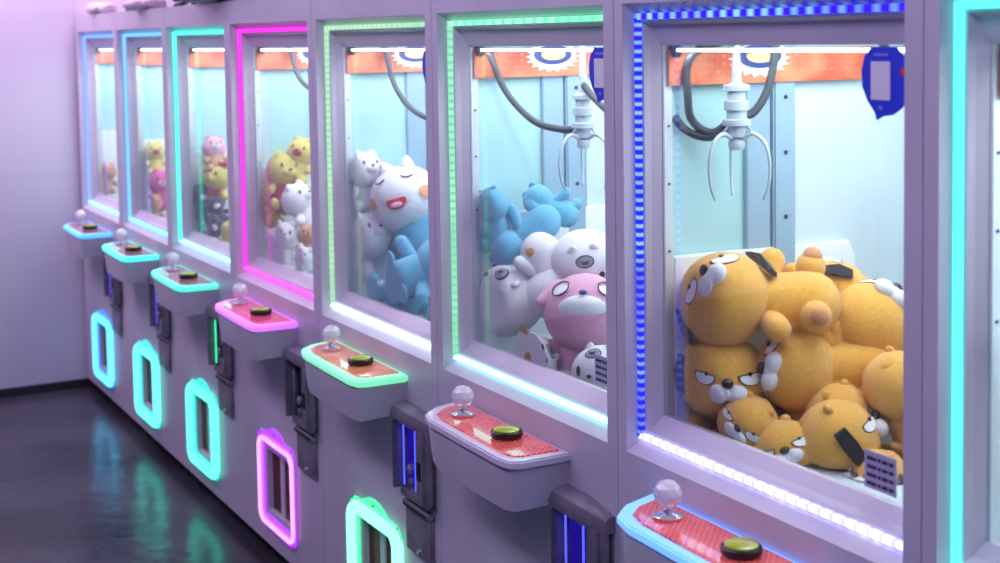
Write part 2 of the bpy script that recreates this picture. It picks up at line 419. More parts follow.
    m = MB(); m.lathe((0, 0, .006), [(.006, 0), (.006, .02)]); m.build('shaft', CHROME, js, True, 40)
    m = MB(); q = bmesh.ops.create_icosphere(m.bm, subdivisions=2, radius=.028)
    for v in q['verts']: v.co.z += .044
    m.build('ball', CRYSTAL, js)
    bt = MB(); bt.lathe((0, 0, 0), [(.035, 0), (.037, .003), (.037, .013), (.034, .016), (.028, .016)], seg=28)
    bo = bt.build('push_button', BLACK, root, True, 40); bo.location = (.498, -.068, CON_Z+.004)
    bt = MB(); bt.lathe((0, 0, .015), [(.031, 0), (.031, .003), (.026, .006), (.001, .0075)], seg=28)
    bt.build('cap', YELB, bo, True, 50)
    # --- coin unit: hood, frame, tubes, door
    ux0, ux1 = .650, .842
    cu = MB()
    cu.box((ux0, -.004, .575), (ux1, .0, .80), .001)                       # back plate
    cu.box((ux0, -.045, .60), (ux0+.012, -.003, .79), .003)
    cu.box((ux1-.055, -.040, .585), (ux1, -.003, .80), .010)
    cu.box((ux0, -.022, .575), (ux1-.02, -.003, .600), .004)
    cuo = cu.build('coin_unit', STEEL, root)
    hood = []
    for i in range(9):
        t = i/8; hood.append((ux0-.012+(ux1-ux0+.018)*t, .838-.022*t*t-.0*t))
    m = MB()
    prof = [(0, .840), (-.022, .840), (-.042, .832), (-.050, .812), (-.047, .798), (-.035, .803), (0, .805)]
    loops = []
    for i in range(9):
        t = i/8; xx = ux0-.012+(ux1-ux0+.018)*t; k2 = 1-.45*max(0, t-.6)/.4; dz = -.018*(max(0, t-.3)/.7)**2
        loops.append([(xx, yy*k2-.002, zz+dz) for yy, zz in prof])
    _, f = m.loft(loops)
    m.bm.verts.ensure_lookup_table()
    m.bm.faces.new([m.bm.verts[i] for i in range(7)]); m.bm.faces.new([m.bm.verts[8*7+i] for i in range(7)])
    bmesh.ops.recalc_face_normals(m.bm, faces=m.bm.faces[:]); m.build('hood', STEEL, cuo, True, 35)
    m = MB(); m.box((ux0+.02, -.0065, .612), (ux0+.085, -.0045, .785)); m.build('back_light', tube_col[0], cuo)
    m = MB()
    for xx, ya in ((ux0+.026, -.02), (ux0+.100, -.02)): m.tube([(xx, ya, .610), (xx, ya, .788)], .0026, 8)
    m.build('light_tube', tube_col[1], cuo, True)
    m = MB(); m.lathe((ux0+.055, -.006, .66), [(.014, 0), (.014, .012), (.008, .016)], (0, -1, 0), 14); m.box((ux0+.048, -.02, .618), (ux0+.066, -.006, .636), .004)
    m.build('coin_return', CHROME, cuo, True, 40)
    m = MB(); m.box((ux1-.040, -.043, .66), (ux1-.018, -.039, .71), .001); m.build('coin_slot', BLACK, cuo)
    dr = MB(); dr.box((ux0+.012, -.012, .425), (ux1-.02, 0, .548), .003); dr.box((ux0+.006, -.020, .548), (ux1-.014, 0, .566), .004)
    do = dr.build('coin_door', STEEL, root)
    m = MB(); m.box((ux0+.02, -.0225, .553), (ux1-.03, -.0195, .559)); m.build('slot', BLACK, do)
    m = MB(); m.lathe((ux0+.10, -.012, .44), [(.008, 0), (.008, .004), (.005, .006)], (0, -1, 0), 14); m.build('lock', CHROME, do, True, 40)
    # --- prize door, acrylic plate, neon rope
    pd = empty('prize_door'); pd.parent = root
    m = MB()
    m.box((HX0, 0, HZ0), (HX0+.012, .10, HZ1)); m.box((HX1-.012, 0, HZ0), (HX1, .10, HZ1)); m.box((HX0+.012, 0, HZ0), (HX1-.012, .10, HZ0+.012)); m.box((HX0+.012, 0, HZ1-.012), (HX1-.012, .10, HZ1))
    m.build('door_frame', PAINT2, pd)
    m = MB(); m.box((HX0+.012, .020, HZ0+.012), (HX0+.105, .027, HZ1-.012), .001); m.box((HX0+.140, .020, HZ0+.012), (HX1-.012, .027, HZ1-.012), .001)
    m.build('flap', FLAP, pd)
    m = MB(); m.box((HX0+.105, .015, HZ0+.012), (HX0+.140, .026, HZ1-.012), .001); m.build('flap_divider', ALUL, pd)
    MB().box((HX0, .10, HZ0), (HX1, .102, HZ1)).build('door_backing', DARKIN, pd)
    outp = rrect(.238, .118, .612, .462, .045, 5)
    # bump along the top edge
    arch = []
    for (px, pz) in outp: arch.append((px, pz))
    bump = [(.52, .462), (.50, .472), (.46, .486), (.42, .490), (.38, .486), (.34, .472), (.32, .462)]
    i0 = 6  # after first corner
    arch = arch[:i0]+bump+arch[i0:]
    inner = rrect(HX0-.004, HZ0-.004, HX1+.004, HZ1+.004, .01, 5)
    m = MB(); nA = len(arch)
    # ring plate: angular matching
    cxm, czm = (.425, .29)
    def ray_in(px, pz):
        dx, dz = px-cxm, pz-czm; s = min(((HX1-HX0)/2+.004)/abs(dx) if abs(dx) > 1e-6 else 9, ((HZ1-HZ0)/2+.004)/abs(dz) if abs(dz) > 1e-6 else 9)
        ccx = (HX0+HX1)/2; ccz = (HZ0+HZ1)/2
        return (ccx+dx*s, ccz+dz*s)
    inn = [ray_in(*p) for p in arch]
    m.loft([[(a, -.0, b_) for a, b_ in arch], [(a, -.006, b_) for a, b_ in arch], [(a, -.006, b_) for a, b_ in inn], [(a, -.0, b_) for a, b_ in inn]])
    bmesh.ops.recalc_face_normals(m.bm, faces=m.bm.faces[:])
    m.build('acrylic_plate', neon[1], pd)
    m = MB(); rp = rrect(.268, .140, .602, .440, .04, 6)
    m.tube([(a, -.012, b_) for a, b_ in rp], rope_r, 10, closed=True); m.build('neon_rope', neon[0], pd, True)
    for sx_, sz_ in ((.262, .455), (.42, .472), (.588, .455), (.262, .128), (.588, .128), (.60, .30)):
        MB().lathe((sx_, -.006, sz_), [(.004, 0), (.004, .002)], (0, -1, 0), 8).build('screw', SCREW, pd)
    # feet
    for fx in (.08, W-.08):
        for fy in (.08, DEP-.08):
            m = MB(); m.lathe((fx, fy, 0), [(.028, 0), (.028, .012), (.014, .02), (.014, BOT)]); m.build('foot', RUB, root, True, 40)
    # paper price label low on the glass, blank-lined
    if tagged:
        m = MB(); m.prism([(.655, .074, 1.060), (.730, .074, 1.060), (.730, .074, 1.125), (.655, .074, 1.125)], (0, .0012, 0))
        lb = m.build('price_label', LABELP, root)
        m = MB()
        for r_ in range(4):
            zz = 1.113-r_*.0145; xx = .662
            for wd in (.022, .006, .012, .010):
                m.box((xx, .0728, zz-.0030), (xx+wd, .0736, zz+.0030)); xx += wd+.004
        m.build('printed_line', INK, lb)
        m = MB()
        poly = [(.672, 1.812), (.728, 1.812), (.748, 1.795), (.756, 1.768), (.756, 1.735), (.742, 1.712), (.722, 1.700), (.700, 1.697), (.684, 1.690), (.680, 1.702), (.662, 1.722), (.650, 1.745), (.648, 1.772), (.655, 1.796)]
        m.prism([(a, .0722, b_) for a, b_ in poly], (0, .0016, 0)); tg = m.build('blue_tag', BLUEP, root)
        m = MB(); m.box((.672, .0705, 1.724), (.716, .0720, 1.788)); m.build('tag_panel', WHITEP, tg)
        m = MB(); m.box((.740, .0705, 1.765), (.750, .0720, 1.779), .0005); m.build('tag_dot', REDP, tg)
        m = MB(); m.box((.678, .0705, 1.797), (.712, .0720, 1.801)); m.build('tag_heading', TAGM, tg)
        m = MB(); m.box((.690, .0705, 1.708), (.698, .0720, 1.714)); m.build('tag_mark', TAGM, tg)
    # claw hanging from the rail
    cl = empty('claw'); cl.parent = root; cl.location = (cx_, cy_, cz_); cl.scale = (.8, .8, .8)
    m = MB(); m.lathe((0, 0, -.005), [(.004, .005), (.022, .008), (.024, .035), (.036, .038), (.036, .052), (.026, .055), (.026, .075), (.032, .077), (.032, .10), (.024, .102), (.024, .125), (.034, .127), (.034, .140), (.014, .146), (.006, (1.845-cz_)/.8)], seg=20)
    m.lathe((0, 0, -.03), [(.018, 0), (.022, .012), (.020, .024), (.010, .03)], seg=16)
    m.build('claw_body', CLAWM, cl, True, 40)
    for q in range(3):
        a = 2*PI*q/3+.55; dx, dy = math.cos(a), math.sin(a)
        pts = [(dx*.016, dy*.016, .0), (dx*.045, dy*.045, .012), (dx*.075, dy*.075, -.012), (dx*.088, dy*.088, -.06), (dx*.085, dy*.085, -.115), (dx*.070, dy*.070, -.155)]
        pp = spline(pts, 6); nn = len(pp)
        m = MB(); m.tube(pp, [.0055*(1-.6*i/nn)+.001 for i in range(nn)], 8)
        m.tube([(dx*.02, dy*.02, .055), (dx*.03, dy*.03, .03), (dx*.045, dy*.045, .012)], .0035, 8)
        m.build('prong', CLAWM, cl, True)
    return root

def hose(root, pts, name='hose', rad=.0095):
    P = spline(pts, 14); n = len(P); seg = []
    for i in range(n-1):
        for t in (0, .5): seg.append(P[i].lerp(P[i+1], t))
    m = MB(); m.tube(seg, [rad*(1.0 if i % 2 else .80) for i in range(len(seg))], 10); return m.build(name, BLACKH, root, True)

TUBE = emis('lamp_tube_white', (255, 255, 255), 6.0)
# strip colours per machine: (left/top strip, bottom strip)
S = {
 1: (emis('strip_blue', (112, 150, 255), 2.0), emis('strip_blue_low', (150, 232, 255), 2.4)),
 2: (emis('strip_sky', (108, 176, 250), 1.8), emis('strip_sky_low', (130, 225, 250), 2.2)),
 3: (emis('strip_teal', (80, 235, 215), 2.0), emis('strip_teal_low', (150, 245, 250), 2.6)),
 4: (emis('strip_magenta', (240, 60, 225), 1.35), emis('strip_magenta_low', (250, 90, 232), 1.9)),
 5: (emis('strip_mint', (165, 218, 180), 1.0, .020, (195, 238, 208)), emis('strip_mint_low', (215, 250, 250), 3.0), emis('strip_mint_top', (160, 235, 190), 1.0, .035, (200, 245, 210), 0)),
 6: (emis('strip_green', (128, 212, 172), 1.05, .020, (160, 238, 205)), emis('strip_green_low', (160, 245, 235), 2.6), emis('strip_green_top', (105, 235, 175), 1.3, .05, (165, 250, 215), 0)),
 7: (emis('strip_deep_blue', (52, 34, 250), 1.25, .018, (130, 190, 255), 2, -.3, .9), emis('strip_deep_blue_low', (150, 148, 255), 2.4, .030, (245, 248, 255), 0), emis('strip_deep_blue_top', (58, 30, 250), 1.25, .040, (140, 205, 255), 0, -.5, .9)),
 8: (emis('strip_cyan', (85, 235, 230), 1.8), emis('strip_cyan_low', (150, 250, 250), 2.2)),
}
def glowmat(name, col, s): 
    m, nt, out = newmat(name); N = nt.nodes.new; L = nt.links.new
    b = N('ShaderNodeBsdfPrincipled'); b.inputs['Base Color'].default_value = s2l(tuple(min(255, int(v*.6+90)) for v in col)); b.inputs['Roughness'].default_value = .3
    b.inputs['Emission Color'].default_value = s2l(col); b.inputs['Emission Strength'].default_value = s
    L(b.outputs[0], out.inputs[0]); return m
def neonpair(n, core, halo, s=1.8, hs=.9): return (emis(n+'_rope', core, s), glowmat(n+'_plate', halo, hs))
NE = {
 1: neonpair('neon_cyan_blue', (100, 208, 255), (50, 125, 255)),
 2: neonpair('neon_aqua', (100, 248, 235), (40, 220, 220)),
 3: neonpair('neon_turquoise', (95, 250, 222), (30, 225, 190)),
 4: neonpair('neon_purple', (240, 150, 255), (170, 50, 245), 2.0, .9),
 5: neonpair('neon_green', (140, 255, 200), (60, 235, 150), 1.9, .9),
 6: neonpair('neon_green2', (130, 250, 190), (60, 225, 150)),
 7: neonpair('neon_blue', (110, 150, 255), (60, 80, 255)),
 8: neonpair('neon_cyan', (110, 245, 240), (50, 220, 230)),
}
CG = {1: glowmat('edge_blue', (80, 175, 255), 1.1), 2: glowmat('edge_teal', (60, 232, 225), 1.1), 3: glowmat('edge_turquoise', (75, 225, 200), .95),
      4: glowmat('edge_violet', (214, 110, 250), .9), 5: glowmat('edge_green', (120, 235, 175), .8), 6: pbr('edge_unlit_white', (226, 218, 232), .25, coat=.4),
      7: glowmat('edge_light_blue', (95, 165, 255), 1.1), 8: glowmat('edge_cyan', (80, 225, 230), .9)}
def dim(n, c, s): return emis(n, c, s)
blu = (dim('coin_blue_back', (40, 24, 170), .6), dim('coin_blue_tube', (80, 90, 255), 1.5))
pur = (dim('coin_purple_back', (70, 50, 190), .6), dim('coin_purple_tube', (110, 90, 245), 1.0))
grn = (dim('coin_green_back', (10, 50, 40), .5), dim('coin_green_tube', (60, 240, 170), 1.6))
off = (pbr('coin_dark_back', (40, 40, 54), .5), pbr('coin_dark_tube', (150, 160, 175), .3))
mach = {}
spec = [
 (1, 'white claw machine with blue lights, farthest away, beside the end wall', pur, 'dark', (.45, .35, 1.64)),
 (2, 'white claw machine with sky blue window light and teal-edged console, second from the wall', pur, 'dark', (.42, .4, 1.62)),
 (3, 'white claw machine with turquoise lights and dark and yellow toys inside', grn, 'dark', (.5, .45, 1.63)),
 (4, 'white claw machine with magenta window light and pink control panel', off, 'pink', (.5, .45, 1.63)),
 (5, 'white claw machine with mint green lights holding big blue toys', blu, 'orange', (.55, .5, 1.60)),
 (6, 'white claw machine with green window light and unlit white-edged console, white and pink toys inside', blu, 'red', (.345, .245, 1.585)),
 (7, 'white claw machine with deep blue window light full of orange dog toys', blu, 'red', (.155, .195, 1.625)),
 (8, 'white claw machine with cyan window light, nearest, cut off by the right picture edge', blu, 'red', (.5, .5, 1.62)),
]
for i, lab, tc_, pan, cpos in spec:
    mach[i] = machine(i-1, lab, S[i][0], S[i][2] if len(S[i]) > 2 else S[i][0], S[i][1], CG[i], PANEL[pan], NE[i], tc_, cpos, True, i not in (1, 2), .0065 if i == 4 else .018)
# hoses of the claws (parts of their machines, local coordinates)
hose(mach[7], [(.20, .24, 1.84), (.10, .13, 1.80), (.085, .125, 1.70), (.085, .14, 1.655), (.11, .17, 1.635), (.145, .195, 1.665)])
hose(mach[7], [(.16, .30, 1.86), (.165, .275, 1.74), (.16, .24, 1.68), (.155, .205, 1.67)])
hose(mach[7], [(.062, .105, 1.668), (.07, .13, 1.640), (.10, .16, 1.625), (.14, .19, 1.64)])
hose(mach[7], [(.62, .14, 1.83), (.60, .22, 1.74), (.62, .24, 1.66), (.66, .22, 1.60), (.70, .25, 1.60)])
hose(mach[6], [(.09, .12, 1.80), (.12, .15, 1.70), (.19, .19, 1.625), (.28, .22, 1.605), (.34, .24, 1.61)])
hose(mach[6], [(.345, .245, 1.72), (.40, .24, 1.69), (.47, .25, 1.65), (.54, .26, 1.645)])
hose(mach[5], [(.10, .2, 1.82), (.15, .22, 1.68), (.28, .25, 1.60), (.42, .35, 1.585), (.54, .48, 1.60)])
hose(mach[8], [(.10, .2, 1.82), (.15, .22, 1.68), (.28, .25, 1.60), (.48, .48, 1.62)])
hose(mach[4], [(.10, .2, 1.82), (.2, .22, 1.68), (.3, .35, 1.62), (.48, .44, 1.64)])

# ------------------------------------------------------------------ plush toys
def basis(face, up):
    f = face.normalized(); u = (up-f*up.dot(f)).normalized(); x = (-f).cross(u)
    R = Matrix.Identity(4)
    for i in range(3): R[i][0] = x[i]; R[i][1] = -f[i]; R[i][2] = u[i]
    return R
def dirs(px):
    yaw = YAW-math.atan((px-CPX)/FPX)
    r = Vector((math.cos(yaw), math.sin(yaw), 0)); v = Vector((math.sin(yaw), -math.cos(yaw), 0.12)).normalized()
    return r, v
def onhead(az, el, r=1.0, squash=(1, 1, 1)):
    """point on the head surface: az to its left/right (+x), el up; face looks along -y"""
    a, e = math.radians(az), math.radians(el)
    return Vector((math.sin(a)*math.cos(e)*squash[0], -math.cos(a)*math.cos(e)*squash[1], math.sin(e)*squash[2]))*r
def patch_rot(p, roll=0):
    n = Vector(p).normalized(); R = basis(n, Vector((0, 0, 1))).to_3x3()
    return R @ Matrix.Rotation(math.radians(roll), 3, 'Y')
def limb(p, q, r1, r2, n=7, bow=(0, 0, 0)):
    p, q, bow = Vector(p), Vector(q), Vector(bow); pts = []; rr = []
    L = (q-p); ln = L.length; d = L.normalized()
    N = 12
    for i in range(N+1):
        t = i/N; c = p+L*t+bow*math.sin(PI*t)
        r = r1+(r2-r1)*t
        pts.append(c); rr.append(r)
    # rounded ends
    e0 = [(p-d*r1*math.cos(a), r1*math.sin(a)) for a in (.15, .5, .9, 1.25)]
    e1 = [(q+d*r2*math.cos(a), r2*math.sin(a)) for a in (1.25, .9, .5, .15)]
    P = [a for a, b in e0]+pts+[a for a, b in e1]; R = [b for a, b in e0]+rr+[b for a, b in e1]
    return P, R
# toy designs: all lengths in head radii
DES = {}
def toy(kind, pos, face, up, R, label, cat='plush toy', group=None, name=None, limbs=None, bodydir=None, bw=None, k=None):
    d = DES[kind]
    root = empty(name or d['name'], pos, label, cat, group)
    root.matrix_world = Matrix.Translation(pos) @ basis(face, up) @ Matrix.Scale(R, 4)
    if bw is not None: bodydir = basis(face, up).to_3x3().inverted() @ Vector(bw)
    sq = d.get('squash', (1, .95, .94)); hm = d['head']
    def lump(p):
        k = d.get('chin', .0)
        z = p.z
        return Vector((p.x*(1+k*(-z if z < 0 else 0)), p.y*(1+k*.5*(-z if z < 0 else 0)), p.z))
    # body first so that its base is under the head
    bd = d['body']; L = bd.get('len', 1.35); br = bd.get('r', .72)
    bdir = Vector(bodydir) if bodydir else Vector((0, .12, -1)); bdir.normalize()
    c0 = bdir*.75; c1 = bdir*(.75+L*.72)
    m = MB(); P, rr = limb(c0, c1, br*.82, br); m.tube(P, rr, 18)
    body = m.build('body', bd['m'], root, True)
    if bd.get('belly'):
        m = MB(); cc = c0.lerp(c1, .6); m.sph(cc+Vector((0, -br*.30, 0)), (br*.72, br*.78, L*.55), seg=18, rings=12); m.build('belly_patch', bd['belly'], body, True)
    side = bdir.cross(Vector((0, 1, 0))).normalized()
    if side.x < 0: side = -side
    ax = side
    for s in (-1, 1):
        a0 = c0.lerp(c1, .15)+ax*s*br*.62
        tgt = (limbs or {}).get('arm%d' % s) or (ax*s*.75+Vector((0, -.45, 0))+bdir*.45)
        tgt = Vector(tgt).normalized()
        P, rr = limb(a0, a0+tgt*d.get('arm', .62), d.get('ar', .24), d.get('ar', .24)*1.08); m = MB(); m.tube(P, rr, 12)
        arm = m.build('arm', d.get('limb', bd['m']), root, True)
        b0 = c1+ax*s*br*.52
        tgt = (limbs or {}).get('leg%d' % s) or (ax*s*.45+Vector((0, -.75, 0))+bdir*.5)
        tgt = Vector(tgt).normalized(); ll = d.get('leg', .55); lr = d.get('lr', .30)
        P, rr = limb(b0, b0+tgt*ll, lr*.92, lr*1.12); m = MB(); m.tube(P, rr, 12)
        leg = m.build('leg', d.get('foot', d.get('limb', bd['m'])), root, True)
        if d.get('pad'):
            m = MB(); m.sph(b0+tgt*(ll+lr*.75), (lr*.75, lr*.75, lr*.75), seg=12, rings=8); m.build('foot_pad', d['pad'], leg, True)
    if d.get('tail'):
        P, rr = limb(c1+Vector((0, br*.7, 0)), c1+Vector((0, br*1.3, .35)), .16, .12); m = MB(); m.tube(P, rr, 10); m.build('tail', bd['m'], root, True)
    # head
    m = MB(); m.sph((0, 0, 0), sq, seg=32, rings=22, fn=lump); head = m.build('head', hm, root, True)
    d['details'](root, head, sq)
    if k is not None: press(root, k)
    return root
def press(root, k):
    """soft toys flatten against the glass, the side panels and the floor of their machine"""
    Mw = root.matrix_world.copy(); Mi = Mw.inverted()
    lo = Vector(((k-1)*W+.056, .084, 1.002)); hi = Vector((k*W-.052, DEP-.053, 1.88))
    obs = list(root.children)+[g for c in root.children for g in c.children]
    for o in obs:
        depth = .0 if o.parent == root else .0006
        for v in o.data.vertices:
            p = Mw @ v.co; q = p.copy()
            for a in range(3):
                wd = (.008, .013, .008)[a]; t = (p[a]-lo[a])/wd
                if t < 4: q[a] = lo[a]+wd*math.log1p(math.exp(t))
                t = (hi[a]-p[a])/wd
                if t < 4: q[a] = hi[a]-wd*math.log1p(math.exp(t))
            if (q-p).length > 1e-6: v.co = Mi @ q
def disc(mb, c, rx, rz, t, R, n=22, shape=None):
    """flat shape hugging the head: shape(angle)->(x,z)"""
    pts = []
    for i in range(n):
        a = 2*PI*i/n
        x, z = shape(a) if shape else (math.cos(a), math.sin(a))
        pts.append(Vector((x*rx, 0, z*rz)))
    bend = lambda p: Vector((p.x, (p.x*p.x+p.z*p.z)*.5, p.z))
    F = [mb.bm.verts.new(R @ (bend(p)+Vector((0, -t, 0)))+Vector(c)) for p in pts]
    B = [mb.bm.verts.new(R @ (bend(p)+Vector((0, t, 0)))+Vector(c)) for p in pts]
    ce = mb.bm.verts.new(R @ Vector((0, -t*1.6, 0))+Vector(c))
    fs = []
    for i in range(n):
        j = (i+1) % n
        fs.append(mb.bm.faces.new((F[i], F[j], ce))); fs.append(mb.bm.faces.new((F[j], F[i], B[i], B[j])))
    bmesh.ops.recalc_face_normals(mb.bm, faces=fs); mb._fin(fs)
def half_lid(sgn):
    def f(a):                      # half-closed eye: flat slanting lid, round below
        x = math.cos(a); z = math.sin(a)
        z = min(z*.9, .22+.16*x*sgn)
        return x, z
    return f
def dog_details(root, head, sq):
    for s in (-1, 1):
        p = onhead(34*s, 6, 1.0, sq); R = patch_rot(p)
        m = MB(); disc(m, p*1.005, .33, .24, .012, R, shape=half_lid(s)); e = m.build('eye', EYEB, root)
        p2 = onhead(34*s, 5, 1.0, sq)
        m = MB(); disc(m, p2*1.022, .295, .20, .012, R, shape=half_lid(s)); m.build('eye_white', EYEW, e)
        p3 = onhead(31*s, 8, 1.0, sq); m = MB(); disc(m, p3*1.040, .055, .05, .012, R, n=12); m.build('pupil', EYEB, e)
        # ear: flat black flap hanging from the side of the head
        ep = onhead(84*s, 26, 1.0, sq)
        pts = [ep+Vector((0, -.15, .05)), ep+Vector((.03*s, .16, .06)), ep+Vector((.24*s, .20, -.30)), ep+Vector((.20*s, .16, -.78)), ep+Vector((.16*s, -.16, -.80)), ep+Vector((.22*s, -.18, -.3))]
        m = MB(); m.prism(pts, (.10*s, 0, 0), .035)
        m.build('ear', BLKPL, root, True, 50)
        em = onhead(62*s, 62, .98, sq); m = MB(); m.sph(em, (.17, .11, .17), seg=14, rings=10); m.build('ear_base', ORANGE, root, True)
    m = MB()
    for s in (-1, 1): m.sph(Vector((.21*s, -.93, -.27)), (.27, .20, .20), seg=16, rings=12)
    m.sph(Vector((0, -.93, -.25)), (.2, .18, .16), seg=14, rings=10)
    m.build('muzzle', WHTPL, root, True)
    m = MB(); m.sph(Vector((0, -1.05, -.04)), (.15, .11, .11), seg=14, rings=10); m.build('nose', NOSEB, root, True)
    m = MB(); m.sph(Vector((0, .15, .70)), (.30, .42, .26), seg=14, rings=10)
    m.build('crown', ORANGE, root, True)
DES['dog'] = dict(name='plush_dog', head=ORANGE, body=dict(m=ORANGE, r=.68, len=1.35), pad=ORANGEP, arm=.55, ar=.25, leg=.5, lr=.28, chin=.08, tail=True, details=dog_details)
def cat_details(root, head, sq):
    for s in (-1, 1):
        ep = onhead(38*s, 58, .93, sq)
        m = MB(); R = patch_rot(ep); m.sph(ep, (.20, .10, .24), seg=12, rings=10, fn=lambda p: Vector((p.x*(1-.45*max(0, p.z)), p.y, p.z))); m.build('ear', WHTPL, root, True)
        p = onhead(26*s, -2, 1.0, sq); m = MB(); disc(m, p*1.01, .11, .16, .012, patch_rot(p), n=16); m.build('eye', EYEB, root)
    p = onhead(0, 38, 1.0, sq); R = patch_rot(p)
    m = MB(); disc(m, p*1.01, .30, .21, .012, R); c = m.build('coin_emblem', EYEB, root)
    p2 = p*1.025; m = MB(); disc(m, p2, .26, .17, .012, R); m.build('emblem_fill', COING, c)
    m = MB(); m.tube([p2*1.02+R @ Vector((-.13, 0, .03)), p2*1.035+R @ Vector((0, 0, -.02)), p2*1.02+R @ Vector((.13, 0, .03))], .016, 6); m.tube([p2*1.02+R @ Vector((-.10, 0, -.06)), p2*1.02+R @ Vector((.10, 0, -.07))], .016, 6)
    m.build('emblem_line', EYEB, c)
    m = MB(); m.sph(Vector((0, -.97, -.18)), (.10, .06, .06), seg=12, rings=8); m.build('nose', NOSEB, root, True)
    m = MB(); m.sph(Vector((0, -.50, -.98)), (.22, .20, .20), seg=14, rings=10); m.build('bell', GOLDPL, root, True)
DES['cat'] = dict(name='plush_cat', head=WHTPL, body=dict(m=WHTPL, r=.62, len=1.0), foot=GOLDPL, arm=.4, ar=.20, leg=.34, lr=.24, squash=(1.08, .98, .90), details=cat_details)
def bunny_details(root, head, sq):
    m = MB(); m.sph(Vector((0, -.30, -.16)), (.74, .74, .40), seg=22, rings=14); m.build('face_mask', WHTPL, root, True)
    for s in (-1, 1):
        p = onhead(34*s, 14, 1.0, sq); R = patch_rot(p)
        loop = [p*1.02+R @ Vector((.25*math.cos(2*PI*i/20), 0, .16*math.sin(2*PI*i/20)+(.06 if math.sin(2*PI*i/20) > 0 else 0))) for i in range(20)]
        m = MB(); m.tube(loop, .018, 6, closed=True); sp = m.build('spectacle_rim', EYEB, root)
        m = MB(); disc(m, p*1.0, .23, .15, .012, R); m.build('eye_white', EYEW, root)
        e0 = onhead(70*s, 40, .95, sq); P, rr = limb(e0, e0+Vector((.38*s, -.05, -.45)), .16, .13)
        m = MB(); m.tube(P, rr, 10); m.build('ear', PINKPL, root, True)
    m = MB(); m.sph(Vector((0, -1.03, .06)), (.10, .06, .06), seg=12, rings=8); m.build('nose', PURN, root, True)
DES['bunny'] = dict(name='plush_rabbit', head=PINKPL, body=dict(m=PINKPL, r=.66, len=1.2), arm=.6, ar=.22, leg=.5, lr=.26, details=bunny_details)
def blue_details(root, head, sq):
    m = MB(); m.sph(Vector((0, -.42, .05)), (.74, .60, .66), seg=22, rings=14); m.build('face_patch', WHTPL, root, True)
    for s in (-1, 1):
        p = onhead(24*s, 24, 1.0, sq); R = patch_rot(p)
        arc = [p*1.08+R @ Vector((.16*math.cos(a), 0, -.08*math.sin(a)+.02)) for a in [PI*i/8 for i in range(9)]]
        m = MB(); m.tube(arc, .022, 6); m.build('closed_eye', EYEB, root)
        p = onhead(50*s, -6, 1.0, sq); m = MB(); disc(m, p*1.03, .18, .18, .012, patch_rot(p)); m.build('cheek', CHEEK, root)
        ep = onhead(40*s, 62, .92, sq); m = MB(); m.lathe(ep, [(.26, -.05), (.20, .14), (.10, .28), (.02, .36)], ep, 14); m.build('ear', WHTPL, root, True, 60)
    p = onhead(0, -16, 1.0, sq); R = patch_rot(p)
    m = MB(); disc(m, p*1.07, .30, .22, .02, R, shape=lambda a: (math.cos(a), min(math.sin(a), .35))); mo = m.build('mouth', MOUTH, root)
    m = MB(); m.sph(p*1.05+Vector((0, -.02, -.10)), (.18, .05, .08), seg=12, rings=8); m.build('tongue', PINKPL, mo, True)
DES['blue'] = dict(name='plush_creature', head=WHTPL, body=dict(m=BLUEPL, r=.86, len=1.5), limb=BLUEPL, arm=.95, ar=.27, leg=.6, lr=.34, details=blue_details)
def plain_details(skin, snout, bowm=None):
    def f(root, head, sq):
        for s in (-1, 1):
            ep = onhead(44*s, 50, .98, sq); m = MB(); m.sph(ep, (.26, .14, .26), seg=14, rings=10); m.build('ear', skin, root, True)
            p = onhead(24*s, 8, 1.0, sq); m = MB(); disc(m, p*1.01, .08, .12, .012, patch_rot(p), n=14); m.build('eye', EYEB, root)
        m = MB(); m.sph(Vector((0, -.80, -.22)), (.36, .30, .26), seg=16, rings=12); m.build('snout', snout, root, True)
        m = MB(); m.sph(Vector((0, -1.10, -.12)), (.10, .07, .07), seg=12, rings=8); m.build('nose', EYEB, root, True)
        if bowm:
            m = MB()
            for s in (-1, 1): m.sph(Vector((.45+.22*s, -.55, .78)), (.24, .12, .17), seg=12, rings=8)
            m.sph(Vector((.45, -.60, .78)), .09, seg=10, rings=8); m.build('bow', bowm, root, True)
    return f
DES['bluefull'] = dict(name='plush_creature', head=BLUEPL, body=dict(m=BLUEPL, r=.84, len=1.7), limb=BLUEPL, arm=.9, ar=.27, leg=.6, lr=.34, details=plain_details(BLUEPL, WHTPL))
DES['whitegold'] = dict(name='plush_toy', head=WHTPL, body=dict(m=WHTPL, r=.74, len=1.0), foot=GOLDPL, leg=.2, lr=.26, details=plain_details(WHTPL, WHTPL))
DES['yellow'] = dict(name='plush_bear', head=YELPL, body=dict(m=REDPL, r=.72, len=1.2), limb=YELPL, details=plain_details(YELPL, YELPL, REDPL))
DES['yellowplain'] = dict(name='plush_bear', head=YELPL, body=dict(m=YELPL, r=.72, len=1.2), details=plain_details(YELPL, REDPL))
DES['dark'] = dict(name='plush_bear', head=DARKPL, body=dict(m=DARKPL, r=.72, len=1.2), details=plain_details(DARKPL, WHTPL))
DES['pinkb'] = dict(name='plush_bear', head=HOTPL, body=dict(m=HOTPL, r=.72, len=1.2), details=plain_details(HOTPL, PINKPL))
DES['whiteb'] = dict(name='plush_bear', head=WHTPL, body=dict(m=WHTPL, r=.75, len=1.4), limb=WHTPL, arm=.8, ar=.25, details=plain_details(WHTPL, WHTPL))
DES['tan'] = dict(name='plush_bear', head=TANPL, body=dict(m=TANPL, r=.72, len=1.2), details=plain_details(TANPL, ORANGEP))
DES['pinkhat'] = dict(name='plush_bear', head=PINKPL, body=dict(m=TANPL, r=.72, len=1.2), details=plain_details(TANPL, WHTPL))

